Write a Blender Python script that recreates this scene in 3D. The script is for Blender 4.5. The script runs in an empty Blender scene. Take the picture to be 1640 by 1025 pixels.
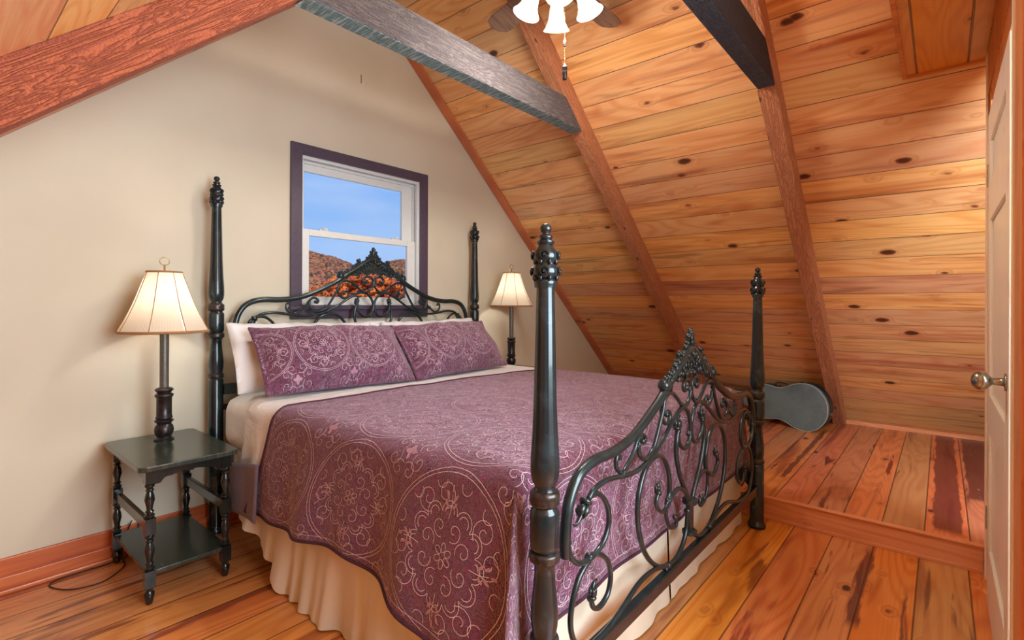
import bpy, bmesh, math, random
from mathutils import Vector, Matrix, noise
random.seed(7)
R=math.radians; PI=math.pi; sin=math.sin; cos=math.cos
SC=bpy.context.scene; COL=SC.collection
# ------------------------------------------------------------------ camera
cam_d=bpy.data.cameras.new('camera'); cam=bpy.data.objects.new('camera',cam_d); COL.objects.link(cam)
cam_d.sensor_width=36; cam_d.sensor_fit='HORIZONTAL'; cam_d.lens=17.83; cam_d.shift_y=-25.51/1640
cam_d.clip_start=.02; cam_d.clip_end=2000
yaw=R(49.725); roll=R(.21)
fwd=Vector((sin(yaw),cos(yaw),0)); right=Vector((cos(yaw),-sin(yaw),0)); up=Vector((0,0,1))
r2=right*cos(roll)+up*sin(roll); u2=-right*sin(roll)+up*cos(roll)
M=Matrix((r2,u2,-fwd)).transposed().to_4x4(); M.translation=Vector((-1.0667,-3.1092,1.2459)); cam.matrix_world=M
SC.camera=cam
# ------------------------------------------------------------------ view, world
SC.view_settings.view_transform='Standard'; SC.view_settings.look='None'; SC.view_settings.gamma=1
SC.view_settings.use_curve_mapping=False; SC.view_settings.exposure=0.10
SC.cycles.max_bounces=8; SC.cycles.diffuse_bounces=3; SC.cycles.transparent_max_bounces=12
SC.cycles.sample_clamp_indirect=4; SC.cycles.use_denoising=True; SC.cycles.caustics_reflective=False; SC.cycles.caustics_refractive=False
W=bpy.data.worlds.new('world'); SC.world=W; W.use_nodes=True
def s2l(c):
    return tuple((v/255/12.92 if v/255<=.04045 else ((v/255+.055)/1.055)**2.4) for v in c)+(1,)
nt=W.node_tree; nt.nodes.clear()
wo=nt.nodes.new('ShaderNodeOutputWorld'); bg=nt.nodes.new('ShaderNodeBackground'); tc=nt.nodes.new('ShaderNodeTexCoord')
sx=nt.nodes.new('ShaderNodeSeparateXYZ'); cr=nt.nodes.new('ShaderNodeValToRGB'); nz=nt.nodes.new('ShaderNodeTexNoise'); mx=nt.nodes.new('ShaderNodeMixRGB'); mp=nt.nodes.new('ShaderNodeMapping'); cr2=nt.nodes.new('ShaderNodeValToRGB')
nt.links.new(tc.outputs['Generated'],sx.inputs[0]); nt.links.new(sx.outputs['Z'],cr.inputs[0])
cr.color_ramp.elements[0].position=0.0; cr.color_ramp.elements[0].color=s2l((176,208,246))
cr.color_ramp.elements[1].position=.32; cr.color_ramp.elements[1].color=s2l((92,158,240))
nt.links.new(tc.outputs['Generated'],mp.inputs[0]); mp.inputs['Scale'].default_value=(1,1,5); nt.links.new(mp.outputs[0],nz.inputs['Vector']); nz.inputs['Scale'].default_value=3; nz.inputs['Detail'].default_value=5
nt.links.new(nz.outputs['Fac'],cr2.inputs[0]); cr2.color_ramp.elements[0].position=.48; cr2.color_ramp.elements[1].position=.8
cr2.color_ramp.elements[1].color=(.35,.35,.35,1)
nt.links.new(cr2.outputs[0],mx.inputs[0]); nt.links.new(cr.outputs[0],mx.inputs[1]); mx.inputs[2].default_value=s2l((215,230,248))
nt.links.new(mx.outputs[0],bg.inputs[0]); bg.inputs[1].default_value=1.0; nt.links.new(bg.outputs[0],wo.inputs[0])
# ------------------------------------------------------------------ lights
def light(name,kind,loc,power,col=(1,1,1),size=.1,rot=None,**kw):
    d=bpy.data.lights.new(name,kind); d.energy=power; d.color=col[:3]
    if kind=='AREA':
        d.shape='RECTANGLE'; d.size=size[0]; d.size_y=size[1]
    elif kind=='POINT': d.shadow_soft_size=size
    o=bpy.data.objects.new(name,d); COL.objects.link(o); o.location=loc
    if rot: o.rotation_euler=rot
    return o
sun=light('sun','SUN',(0,-20,30),4.0,(1,.95,.85),rot=(R(50),0,R(-25))); sun.data.angle=.01
# added area fill lights out of view, behind the camera and along the left
light('gable_fill','AREA',(0.3,-4.5,1.75),180,(.76,.91,1),(2.2,1.7),(R(82),0,R(-8)))
light('left_fill','AREA',(-2.6,-2.5,1.05),150,(.74,.90,1),(1.5,1.2),(R(90),0,R(-86)))  # added cool fill, lifts the far right slope and the bedding
light('knee_fill','AREA',(-2.85,-1.35,.95),25,(.76,.91,1),(1.5,1.1),(R(90),0,R(-90)))  # weak added fill at the left knee wall, no window modelled there
FANX,FANY=.915,-1.71
WARM=(1,.95,.86)
# ------------------------------------------------------------------ node helper
class NT:
    def __init__(s,name):
        s.m=bpy.data.materials.new(name); s.m.use_nodes=True; s.t=s.m.node_tree; s.t.nodes.clear()
        s.out=s.t.nodes.new('ShaderNodeOutputMaterial'); s.b=s.t.nodes.new('ShaderNodeBsdfPrincipled'); s.L(s.b.outputs[0],s.out.inputs[0])
        s.tc=None
    def L(s,a,b): s.t.links.new(a,b)
    def set(s,sock,v):
        if v is None: return
        if isinstance(v,bpy.types.NodeSocket): s.L(v,sock)
        else: sock.default_value=v
    def n(s,typ,ins=None,**kw):
        nd=s.t.nodes.new(typ)
        for k,v in kw.items(): setattr(nd,k,v)
        for k,v in (ins or {}).items(): s.set(nd.inputs[k],v)
        return nd
    def math(s,op,a,b=None,c=None,clamp=False):
        nd=s.n('ShaderNodeMath',operation=op,use_clamp=clamp); s.set(nd.inputs[0],a); s.set(nd.inputs[1],b); s.set(nd.inputs[2],c); return nd.outputs[0]
    def coord(s,k='Object'):
        if not s.tc: s.tc=s.n('ShaderNodeTexCoord')
        return s.tc.outputs[k]
    def sep(s,v): return s.n('ShaderNodeSeparateXYZ',{0:v}).outputs
    def comb(s,x,y,z=0.0): return s.n('ShaderNodeCombineXYZ',{0:x,1:y,2:z}).outputs[0]
    def noise(s,v,scale=1.0,detail=3.0,rough=.5,dist=0.0):
        return s.n('ShaderNodeTexNoise',{'Vector':v,'Scale':scale,'Detail':detail,'Roughness':rough,'Distortion':dist}).outputs['Fac']
    def mix(s,f,a,b):
        nd=s.n('ShaderNodeMixRGB'); s.set(nd.inputs[0],f); s.set(nd.inputs[1],a); s.set(nd.inputs[2],b); return nd.outputs[0]
    def mulc(s,f,a,b):
        nd=s.n('ShaderNodeMixRGB',blend_type='MULTIPLY'); s.set(nd.inputs[0],f); s.set(nd.inputs[1],a); s.set(nd.inputs[2],b); return nd.outputs[0]
    def ss(s,v,a,b,lo=0.0,hi=1.0):
        nd=s.n('ShaderNodeMapRange',interpolation_type='SMOOTHSTEP'); s.set(nd.inputs[0],v)
        nd.inputs[1].default_value=a; nd.inputs[2].default_value=b; nd.inputs[3].default_value=lo; nd.inputs[4].default_value=hi; return nd.outputs[0]
    def bump(s,h,strength=.3,dist=.01):
        nd=s.n('ShaderNodeBump',{'Height':h,'Strength':strength,'Distance':dist}); s.L(nd.outputs[0],s.b.inputs['Normal'])
    def done(s,col=None,rough=.5,metal=0.0,coat=0.0,spec=None,sheen=None):
        s.set(s.b.inputs['Base Color'],col); s.set(s.b.inputs['Roughness'],rough); s.set(s.b.inputs['Metallic'],metal)
        s.set(s.b.inputs['Coat Weight'],coat)
        if spec is not None: s.set(s.b.inputs['Specular IOR Level'],spec)
        if sheen is not None: s.set(s.b.inputs['Sheen Weight'],sheen)
        return s.m
def plain(name,c,rough=.5,metal=0.0,coat=0.0,nb=0.0,ns=60,var=.06,spec=None):
    s=NT(name); n=s.noise(s.coord(),ns,4); c=s2l(c)
    c2=tuple(v*(1-var*3) for v in c[:3])+(1,)
    col=s.mix(s.ss(n,.35,.7),c,c2)
    if nb: s.bump(n,nb,.004)
    return s.done(col,rough,metal,coat,spec)
def wood(name,light_c,mid_c,dark_c,w=.176,u=0,v=1,phase=0.0,rough=.5,groove=.0022,knots=1.0,streak=.5,coat=0.0,boardvar=.5,grain=1.0,gdark=.25,scuff=0.0,stain=0.0,bands=()):
    """boards w wide across axis u, running along axis v, in object space"""
    s=NT(name); P=s.sep(s.coord()); U=P[u]; V=P[v]; third=P[3-u-v]
    t=s.math('ADD',s.math('DIVIDE',U,w),phase); idx=s.math('FLOOR',t); fr=s.math('FRACT',t)
    rnd=s.n('ShaderNodeTexWhiteNoise',{'W':idx},noise_dimensions='1D').outputs
    r1=rnd['Value']; r2_=s.sep(rnd['Color'])
    V2=s.math('ADD',V,s.math('MULTIPLY',r1,43.0)); Z=s.math('MULTIPLY',idx,3.71)
    # knots
    kv=s.comb(s.math('MULTIPLY',U,7.2),s.math('MULTIPLY',V2,3.9),Z)
    vo=s.n('ShaderNodeTexVoronoi',{'Vector':kv,'Scale':1.0,'Randomness':1.0},voronoi_dimensions='3D').outputs
    kd=vo['Distance']; kr=s.sep(vo['Color'])[0]
    kd=s.math('ADD',kd,s.math('MULTIPLY',s.math('SUBTRACT',s.noise(s.comb(s.math('MULTIPLY',U,60),s.math('MULTIPLY',V2,30),Z),1,2),.5),.07))
    size=s.math('MULTIPLY',s.math('SUBTRACT',kr,.05,clamp=True),.20*knots)
    kn=s.math('SUBTRACT',size,kd); knot=s.ss(kn,-.012,.03); halo=s.ss(kn,-.20,.05)
    # grain
    g=s.noise(s.comb(s.math('MULTIPLY',U,3.6),s.math('MULTIPLY',V2,.42),Z),1,2,.45,.4)
    g=s.math('ADD',g,s.math('MULTIPLY',halo,.10))
    ring=s.math('FRACT',s.math('MULTIPLY',g,17.0*grain)); ring=s.math('ABSOLUTE',s.math('SUBTRACT',ring,.5))
    ring=s.ss(ring,.12,.5)
    fine=s.noise(s.comb(s.math('MULTIPLY',U,150),s.math('MULTIPLY',V2,3.0),Z),1,3)
    c=s.mix(s.math('MULTIPLY',ring,.55),s2l(light_c),s2l(mid_c))
    c=s.mix(s.math('MULTIPLY',s.ss(fine,.42,.75),.35),c,s2l(mid_c))
    big=s.noise(s.comb(s.math('MULTIPLY',U,9),s.math('MULTIPLY',V2,.8),s.math('ADD',Z,9.0)),1,3,.5,.6)
    c=s.mix(s.math('MULTIPLY',s.ss(big,.52,.72),streak),c,s2l(dark_c))
    for u0,u1,x0,x1 in bands:
        nb=s.math('MULTIPLY',s.math('SUBTRACT',s.noise(s.comb(s.math('MULTIPLY',U,30),s.math('MULTIPLY',V,5)),1,4),.5),.05)
        uu=s.math('ADD',U,nb); k_=s.math('MULTIPLY',s.math('MULTIPLY',s.ss(uu,u0-.006,u0+.006),s.ss(uu,u1-.006,u1+.006,1.0,0.0)),s.math('MULTIPLY',s.ss(V,x0-.05,x0+.05),s.ss(V,x1-.1,x1+.1,1.0,0.0)))
        c=s.mix(s.math('MULTIPLY',k_,.85),c,s2l((98,44,44)))
    if stain:
        sn=s.noise(s.comb(s.math('MULTIPLY',U,11),s.math('MULTIPLY',V2,.9),s.math('ADD',Z,31.0)),1,4,.55,.5)
        c=s.mix(s.math('MULTIPLY',s.ss(sn,.60,.66),stain),c,s2l((104,34,36)))
    hv=s.n('ShaderNodeHueSaturation',{'Hue':s.math('ADD',.5,s.math('MULTIPLY',s.math('SUBTRACT',r2_[1],.5),.018*boardvar*2)),'Saturation':s.math('ADD',.95,s.math('MULTIPLY',r2_[0],.12)),'Value':s.math('ADD',1-.2*boardvar,s.math('MULTIPLY',r1,.4*boardvar)),'Color':c}).outputs[0]
    c=s.mix(s.math('MULTIPLY',halo,.3),hv,s2l(dark_c))
    kc=tuple(x*.32 for x in dark_c)
    c=s.mix(s.math('MULTIPLY',knot,.9),c,s2l(tuple(x*.62 for x in dark_c)))
    core=s.ss(kn,.03,.08); c=s.mix(s.math('MULTIPLY',core,.7),c,s2l(kc))
    h=s.math('MULTIPLY',fine,.15)
    if groove:
        e=s.math('MULTIPLY',s.math('MINIMUM',fr,s.math('SUBTRACT',1.0,fr)),w)
        gl=s.ss(e,groove*.55,groove*1.5,1.0,0.0)
        c=s.mix(s.math('MULTIPLY',gl,1-gdark),c,s2l(tuple(x*.22 for x in dark_c)))
        h=s.math('SUBTRACT',h,s.math('MULTIPLY',gl,1.2))
    rr=rough
    if scuff:
        sc=s.noise(s.comb(s.math('MULTIPLY',U,22),s.math('MULTIPLY',V,9)),1,5,.65,1.5)
        sm=s.ss(sc,.66,.74); c=s.mix(s.math('MULTIPLY',sm,scuff),c,s2l((235,215,215)))
        rr=s.math('ADD',rough,s.math('MULTIPLY',s.noise(s.coord(),3,3),.15))
    s.bump(h,.5,.004)
    return s.done(c,rr,0,coat)
def rough_wood(name,c1,c2,v=0,saw=0.0,sawc=None,rough=.8):
    s=NT(name); P=s.sep(s.coord()); ax=[0,1,2]; ax.remove(v)
    V=s.math('MULTIPLY',P[v],2.2); A=s.math('MULTIPLY',P[ax[0]],26); B=s.math('MULTIPLY',P[ax[1]],26)
    g=s.noise(s.comb(A,V,B),1,3,.5,1.2); ring=s.ss(s.math('ABSOLUTE',s.math('SUBTRACT',s.math('FRACT',s.math('MULTIPLY',g,9)),.5)),.1,.5)
    rough_n=s.noise(s.coord(),120,4)
    vo=s.n('ShaderNodeTexVoronoi',{'Vector':s.comb(s.math('MULTIPLY',A,.12),s.math('MULTIPLY',V,.6),s.math('MULTIPLY',B,.12))}).outputs
    kn=s.ss(s.math('SUBTRACT',s.math('MULTIPLY',s.sep(vo['Color'])[0],.16),vo['Distance']),-.03,.03)
    c=s.mix(s.math('MULTIPLY',ring,.6),s2l(c1),s2l(c2)); c=s.mix(s.math('MULTIPLY',s.ss(rough_n,.45,.7),.4),c,s2l(c2))
    h=s.math('ADD',s.math('MULTIPLY',ring,.5),rough_n)
    if saw:
        k=s.noise(s.comb(s.math('MULTIPLY',P[v],70),s.math('MULTIPLY',P[1],6)),1,3,.6); m=s.ss(k,.45,.62)
        c=s.mix(s.math('MULTIPLY',m,saw),c,s2l(sawc)); h=s.math('ADD',h,m)
    c=s.mix(s.math('MULTIPLY',kn,.75),c,s2l(tuple(x*.3 for x in c2)))
    s.bump(h,.8,.012); return s.done(c,rough)
# ------------------------------------------------------------------ materials
CE_L,CE_M,CE_D=(242,192,134),(224,150,92),(178,88,52)
M_CEIL=wood('ceiling_pine',CE_L,CE_M,CE_D,w=.176,u=0,v=1,phase=.2,rough=.42,knots=1.0,streak=.6,boardvar=.65,stain=.35)
M_FLOOR=wood('floor_pine',(230,152,82),(204,114,58),(134,48,34),w=.182,u=1,v=0,phase=.63,rough=.24,knots=.75,streak=.62,coat=.15,boardvar=.6,groove=.0028,stain=.7,bands=((-2.86,-2.815,1.3,2.1),(-3.0,-2.985,.9,1.7)))
M_PLAT=wood('platform_pine',(226,150,100),(198,116,72),(122,46,44),w=.170,u=1,v=0,phase=.92,rough=.3,knots=.7,streak=.7,boardvar=.7,groove=.0028,scuff=.6,stain=.9,bands=((-3.19,-3.075,2.25,4.7),(-3.5,-3.235,2.9,4.9),(-2.335,-2.30,2.6,4.2)))
M_TRIM=wood('trim_pine',(214,130,78),(184,94,54),(136,58,40),w=.5,u=2,v=0,rough=.35,groove=0,knots=.5,streak=.3)
M_TRIMY=wood('step_pine',(236,168,118),(216,136,90),(160,84,54),w=.5,u=2,v=1,rough=.35,groove=0,knots=.5,streak=.3)
M_SOFF=wood('soffit_pine',(240,164,72),(222,136,54),(170,88,36),w=.19,u=1,v=0,phase=.85,rough=.35,knots=.4,streak=.2,boardvar=.2,groove=.004)
M_DOOR=wood('door_pine',(255,248,232),(252,236,208),(222,184,146),w=.6,u=0,v=2,rough=.3,groove=0,knots=.25,streak=.2,coat=.2)
M_JAMB=wood('jamb_pine',(222,140,84),(192,104,60),(130,60,44),w=.6,u=0,v=2,rough=.4,groove=0,knots=.25,streak=.3)
M_RAFT=rough_wood('rough_rafter',(212,142,98),(160,88,60),0)
M_RAFTL=rough_wood('rough_red_rafter',(186,100,66),(126,54,44),0)
M_TIE=rough_wood('weathered_tie_side',(106,96,95),(62,56,68),0)
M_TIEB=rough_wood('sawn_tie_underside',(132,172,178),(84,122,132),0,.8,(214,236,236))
M_TIED=rough_wood('dark_tie_side',(40,42,54),(26,28,38),0)
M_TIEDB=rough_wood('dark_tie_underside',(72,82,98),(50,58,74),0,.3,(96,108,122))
s=NT('wall_paint'); n=s.noise(s.coord(),140,3); n2=s.noise(s.coord(),1.3,3)
col=s.mix(s.ss(n2,.3,.7),s2l((222,214,194)),s2l((214,205,184))); s.bump(n,.12,.002); M_WALL=s.done(col,.75)
M_CASING=plain('window_casing_paint',(84,72,90),.45,nb=.05)
M_VINYL=plain('white_vinyl',(232,234,232),.35,var=.01)
def iron(name,c,rough=.28):
    s=NT(name); n=s.noise(s.coord(),220,3); n2=s.noise(s.coord(),18,4)
    c=s2l(c); col=s.mix(s.ss(n2,.45,.75),c,tuple(min(1,v*1.7+.006) for v in c[:3])+(1,))
    s.bump(n,.12,.001); return s.done(col,rough,.35,.35,.6)
M_IRON=iron('black_iron',(28,46,50),.28)
M_POST=iron('black_post_paint',(26,42,48),.24)
M_BRONZE=plain('rubbed_bronze_ring',(80,74,72),.3,.6,nb=.1,ns=70,var=.2)
M_BLACKW=iron('black_table_paint',(30,36,36),.22)
s=NT('table_top_black'); P_=s.sep(s.coord()); n=s.noise(s.comb(s.math('MULTIPLY',P_[0],90),s.math('MULTIPLY',P_[1],5)),1,3)
s.bump(n,.15,.002); M_TTOP=s.done(s.mix(s.ss(n,.4,.8),s2l((46,54,48)),s2l((70,80,72))),.22,0,.2)
M_LAMPB=plain('lamp_pewter',(64,58,60),.3,.5,nb=.1,ns=50,var=.2)
M_LAMPP=plain('lamp_pole_grey',(112,112,106),.35,.5,var=.05)
M_BRASS=plain('aged_brass',(176,150,104),.25,.9,var=.1)
M_NICK=plain('satin_nickel',(170,164,150),.25,.9,var=.1)
M_SHTRIM=plain('shade_trim_brown',(176,124,76),.7)
M_CORD=plain('black_cord',(30,24,20),.5)
M_LINEN=None
def fabric(name,c,scale=7,amp=.5,dist=.02,rough=.85,weave=.1,trans=0.0):
    s=NT(name); n=s.noise(s.coord(),scale,4,.5,.6); n2=s.noise(s.coord(),500,2)
    h=s.math('ADD',n,s.math('MULTIPLY',n2,weave*.1)); s.bump(h,amp,dist)
    c=s2l(c); m=s.done(s.mix(s.ss(n,.3,.8),c,tuple(v*.93 for v in c[:3])+(1,)),rough,sheen=.2); return m
M_WHITE=fabric('white_cotton',(248,250,254),6,.5,.02)
M_SHEET=fabric('sheet_cotton',(242,242,246),9,.6,.03)
M_SKIRT=fabric('ecru_bedskirt',(230,218,198),4,.35,.02)
M_LINING=fabric('coverlet_lining',(118,98,112),30,.4,.01)
s=NT('plum_quilt'); uv=s.coord('UV')
n=s.noise(uv,26,3,.55,1.6); n3=s.noise(uv,9,2,.5,.8)
st=s.math('ABSOLUTE',s.math('SUBTRACT',s.math('FRACT',s.math('MULTIPLY',n,6)),.5)); pf=s.ss(st,.0,.28)
fine=s.noise(uv,900,2)
s.bump(s.math('ADD',s.math('ADD',s.math('MULTIPLY',pf,.5),s.math('MULTIPLY',n3,1.6)),s.math('MULTIPLY',fine,.1)),.9,.010)
c=s.mix(s.ss(pf,.0,.9),s2l((76,30,58)),s2l((116,54,90))); c=s.mix(s.math('MULTIPLY',s.ss(s.noise(uv,2.2,3),.5,.75),.35),c,s2l((118,36,70)))
M_QUILT=s.done(c,.62,sheen=.8); s.b.inputs['Sheen Roughness'].default_value=.35; s.b.inputs['Sheen Tint'].default_value=s2l((250,225,245))
M_THREAD=plain('white_embroidery_thread',(226,206,218),.6,var=.02)
M_PINKT=plain('pink_embroidery_thread',(178,136,156),.6,var=.02)
M_PIPING=plain('dark_plum_binding',(72,34,58),.7)
s=NT('window_glass'); t=s.t; tr=s.n('ShaderNodeBsdfTransparent'); gl=s.n('ShaderNodeBsdfGlossy',{'Roughness':.02}); fr=s.n('ShaderNodeFresnel',{'IOR':1.45}); ms=s.n('ShaderNodeMixShader',{0:s.math('MULTIPLY',fr.outputs[0],.35),1:tr.outputs[0],2:gl.outputs[0]}); s.L(ms.outputs[0],s.out.inputs[0]); M_GLASS=s.m
def emis(name,c,k,mixn=0):
    s=NT(name); s.b.inputs['Emission Color'].default_value=s2l(c); s.b.inputs['Emission Strength'].default_value=k
    return s.done(s2l(c),.4)
M_FROST=emis('frosted_lit_glass',(255,244,225),1.15)
M_BULB=emis('warm_bulb',(255,230,190),6)
s=NT('pleated_shade_silk'); P_=s.sep(s.coord()); ang=s.n('ShaderNodeMath',{0:P_[1],1:P_[0]},operation='ARCTAN2').outputs[0]
pl=s.math('ADD',s.math('SINE',s.math('MULTIPLY',ang,96.0)),s.noise(s.coord(),30,2)); s.bump(pl,.25,.002)
dif=s.n('ShaderNodeBsdfDiffuse',{'Color':s2l((238,226,210))}); tl=s.n('ShaderNodeBsdfTranslucent',{'Color':s2l((246,232,210))}); glo=s.n('ShaderNodeBsdfGlossy',{'Roughness':.12})
m1=s.n('ShaderNodeMixShader',{0:.38,1:dif.outputs[0],2:tl.outputs[0]}); m2=s.n('ShaderNodeMixShader',{0:.05,1:m1.outputs[0],2:glo.outputs[0]}); s.L(m2.outputs[0],s.out.inputs[0])
bn=[x for x in s.t.nodes if x.type=='BUMP'][0]; s.L(bn.outputs[0],dif.inputs['Normal']); M_SHADE=s.m
s=NT('fan_blade_walnut'); P_=s.sep(s.coord()); n=s.noise(s.comb(s.math('MULTIPLY',P_[0],4),s.math('MULTIPLY',P_[1],70)),1,3)
M_BLADE=s.done(s.mix(s.ss(n,.4,.7),s2l((138,108,90)),s2l((92,70,62))),.4)
s=NT('guitar_case_vinyl'); n=s.noise(s.coord(),260,3); n2=s.noise(s.coord(),5,3); s.bump(n,.4,.002)
M_CASE=s.done(s.mix(s.ss(n2,.35,.7),s2l((112,130,134)),s2l((88,104,110))),.45)
M_CASED=plain('guitar_case_side',(34,44,48),.45,nb=.3,ns=200)
M_STITCH=plain('case_piping',(186,196,194),.5)
# ------------------------------------------------------------------ mesh helpers
def link(o,parent=None):
    COL.objects.link(o)
    if parent is not None: o.parent=parent
    return o
def obj(name,bm,mat,parent=None,smooth=False,bevel=0,angle=None):
    me=bpy.data.meshes.new(name); bmesh.ops.recalc_face_normals(bm,faces=bm.faces[:]) if bm.faces else None
    bm.to_mesh(me); bm.free()
    for m in (mat if isinstance(mat,(list,tuple)) else [mat]): me.materials.append(m)
    if smooth:
        for p in me.polygons: p.use_smooth=True
        if angle: me.set_sharp_from_angle(angle=R(angle))
    o=link(bpy.data.objects.new(name,me),parent)
    if bevel:
        b=o.modifiers.new('bevel','BEVEL'); b.width=bevel; b.segments=2; b.limit_method='ANGLE'
    return o
def empty(name,loc,label,cat,group=None,rz=0):
    o=bpy.data.objects.new(name,None); link(o); o.location=loc; o.rotation_euler=(0,0,rz); o.empty_display_size=.1
    return tag(o,label,cat,group)
def tag(o,label=None,cat=None,group=None,kind=None):
    if label:o['label']=label
    if cat:o['category']=cat
    if group:o['group']=group
    if kind:o['kind']=kind
    return o
def box(bm,a,b):
    vs=[bm.verts.new((x,y,z)) for x in(a[0],b[0]) for y in(a[1],b[1]) for z in(a[2],b[2])]
    for f in((0,1,3,2),(4,6,7,5),(0,4,5,1),(2,3,7,6),(0,2,6,4),(1,5,7,3)): bm.faces.new([vs[i] for i in f])
    return vs
def bx(*ab):
    bm=bmesh.new()
    for a,b in ab: box(bm,a,b)
    return bm
def prism(bm,pts,d0,d1,axis='y'):
    """polygon pts in the two other axes, extruded along axis"""
    def P(p,d): return {'y':(p[0],d,p[1]),'x':(d,p[0],p[1]),'z':(p[0],p[1],d)}[axis]
    A=[bm.verts.new(P(p,d0)) for p in pts]; B=[bm.verts.new(P(p,d1)) for p in pts]
    n=len(pts); bm.faces.new(A); bm.faces.new(B[::-1])
    for i in range(n): bm.faces.new((A[i],B[i],B[(i+1)%n],A[(i+1)%n]))
    return A+B
def lathe(bm,prof,seg=32,c=(0,0,0),flute=None):
    rings=[]
    for r,z in prof:
        ring=[]
        for i in range(seg):
            a=2*PI*i/seg; rr=r
            if flute and flute[0]<z<flute[1]:
                e=min(1,(z-flute[0])/.04,(flute[1]-z)/.04); rr=r-flute[3]*e*(.5+.5*cos(a*flute[2]))
            ring.append(bm.verts.new((c[0]+rr*cos(a),c[1]+rr*sin(a),c[2]+z)))
        rings.append(ring)
    for A,B in zip(rings,rings[1:]):
        for i in range(seg): bm.faces.new((A[i],A[(i+1)%seg],B[(i+1)%seg],B[i]))
    bm.faces.new(rings[0][::-1]); bm.faces.new(rings[-1])
def cat(pts,n=6,closed=False):
    pts=[Vector(p) for p in pts]; out=[]; N=len(pts)
    for i in range(N if closed else N-1):
        g=lambda k: pts[k%N] if closed else pts[max(0,min(N-1,k))]
        p0,p1,p2,p3=g(i-1),g(i),g(i+1),g(i+2)
        for j in range(n):
            t=j/n; out.append(.5*((2*p1)+(p2-p0)*t+(2*p0-5*p1+4*p2-p3)*t*t+(3*p1-p0-3*p2+p3)*t**3))
    if not closed: out.append(pts[-1])
    return out
def tube(bm,pts,r,seg=8,closed=False,flat=1.0):
    pts=[Vector(p) for p in pts]; N=len(pts); rings=[]
    nrm=None
    for i,p in enumerate(pts):
        a=pts[(i-1)%N] if closed or i>0 else p; b=pts[(i+1)%N] if closed or i<N-1 else p
        t=(b-a).normalized()
        if nrm is None:
            nrm=t.cross(Vector((0,1,0)));
            if nrm.length<.2: nrm=t.cross(Vector((1,0,0)))
            nrm.normalize()
        else:
            nrm=(nrm-t*nrm.dot(t))
            nrm.normalize()
        bn=t.cross(nrm); rr=r(i/(N-1)) if callable(r) else r
        rings.append([bm.verts.new(p+(nrm*cos(2*PI*k/seg)*flat+bn*sin(2*PI*k/seg))*rr) for k in range(seg)])
    M_=N if closed else N-1
    for i in range(M_):
        A,B=rings[i],rings[(i+1)%N]
        for k in range(seg): bm.faces.new((A[k],A[(k+1)%seg],B[(k+1)%seg],B[k]))
    if not closed: bm.faces.new(rings[0][::-1]); bm.faces.new(rings[-1])
def ball(bm,c,r,sx_=1,sy_=1,sz_=1,sub=2,rot=None):
    m=Matrix.Translation(c)@(rot or Matrix.Identity(4))@Matrix.Diagonal((sx_,sy_,sz_,1))
    bmesh.ops.create_icosphere(bm,subdivisions=sub,radius=r,matrix=m)
# ------------------------------------------------------------------ setting
SR=.882; ZR=4.326; SL=.885; ZL=2.712
XRG=(ZR-ZL)/(SR+SL); ZRG=ZR-SR*XRG
roofR=lambda x:ZR-SR*x
roofL=lambda x:ZL+SL*x
roof=lambda x:min(roofR(x),roofL(x))
YF=-4.7
def struct(name,bm,mat,label=None,**k):
    o=obj(name,bm,mat,**k); tag(o,kind='structure',label=label); return o
XS=2.175; ZP=.124; XK=-2.9
struct('floor',bx(((-3.1,YF,-.12),(XS+.02,.15,0))),M_FLOOR)
struct('floor_platform',bx(((XS,YF,-.02),(5.0,.15,ZP))),M_PLAT)
# step riser board with its nosing
bm=bx(((XS-.018,-3.262,0.0),(XS-.0005,-.01,ZP-.006)),((XS-.026,-3.262,ZP-.006),(XS+.012,-.01,ZP+.0015)),((XS-.03,-3.262,0.0),(XS-.018,-.01,.016)))
struct('trim_1',bm,M_TRIMY,'pine riser board of the low step up to the platform',bevel=.002)
# back gable wall round the window opening
ox0,ox1,oz0,oz1=.50,1.50,1.205,2.215
def gable_wall(name,y0,y1,hole):
    bm=bmesh.new(); x0,x1=-3.02,4.95
    if hole:
        prism(bm,[(x0,-.12),(ox0,-.12),(ox0,roof(ox0)+.03),(x0,roof(x0)+.03)],y0,y1)
        prism(bm,[(ox1,-.12),(x1,-.12),(x1,roof(x1)+.03),(ox1,roof(ox1)+.03)],y0,y1)
        prism(bm,[(ox0,-.12),(ox1,-.12),(ox1,oz0),(ox0,oz0)],y0,y1)
        prism(bm,[(ox0,oz1),(ox1,oz1),(ox1,roof(ox1)+.03),(XRG,ZRG+.03),(ox0,roof(ox0)+.03)],y0,y1)
    else: prism(bm,[(x0,-.12),(x1,-.12),(x1,roof(x1)+.03),(XRG,ZRG+.03),(x0,roof(x0)+.03)],y0,y1)
    return struct(name,bm,M_WALL)
gable_wall('wall_back',0,.14,True)
gable_wall('wall_front',YF-.12,YF,False)
struct('wall_left',bx(((-3.02,YF,-.02),(-2.9,.0,roofL(-2.9)+.1))),M_WALL)
# sloped board ceilings: local x runs down the slope, local y along the room
def slope(name,right_):
    L=6.2; bm=bx(((0,YF-.1,0),(L,.15,.08))); o=struct(name,bm,M_CEIL)
    a=math.atan(SR if right_ else SL); o.location=(XRG,0,ZRG)
    if right_: o.rotation_euler=(0,a,0)
    else:
        me=o.data; me.transform(Matrix.Scale(-1,4,(1,0,0))); me.flip_normals(); o.rotation_euler=(0,-a,0)
    return o
slope('ceiling_right',True); cl=slope('ceiling_left',False)
for o_,x_ in ((bpy.data.objects['ceiling_right'],4.95),(cl,-3.02)):
    d=abs(x_-XRG)/cos(math.atan(SR)); 
    for v in o_.data.vertices:
        if abs(v.co.x)>1: v.co.x=math.copysign(d,v.co.x)
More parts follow.
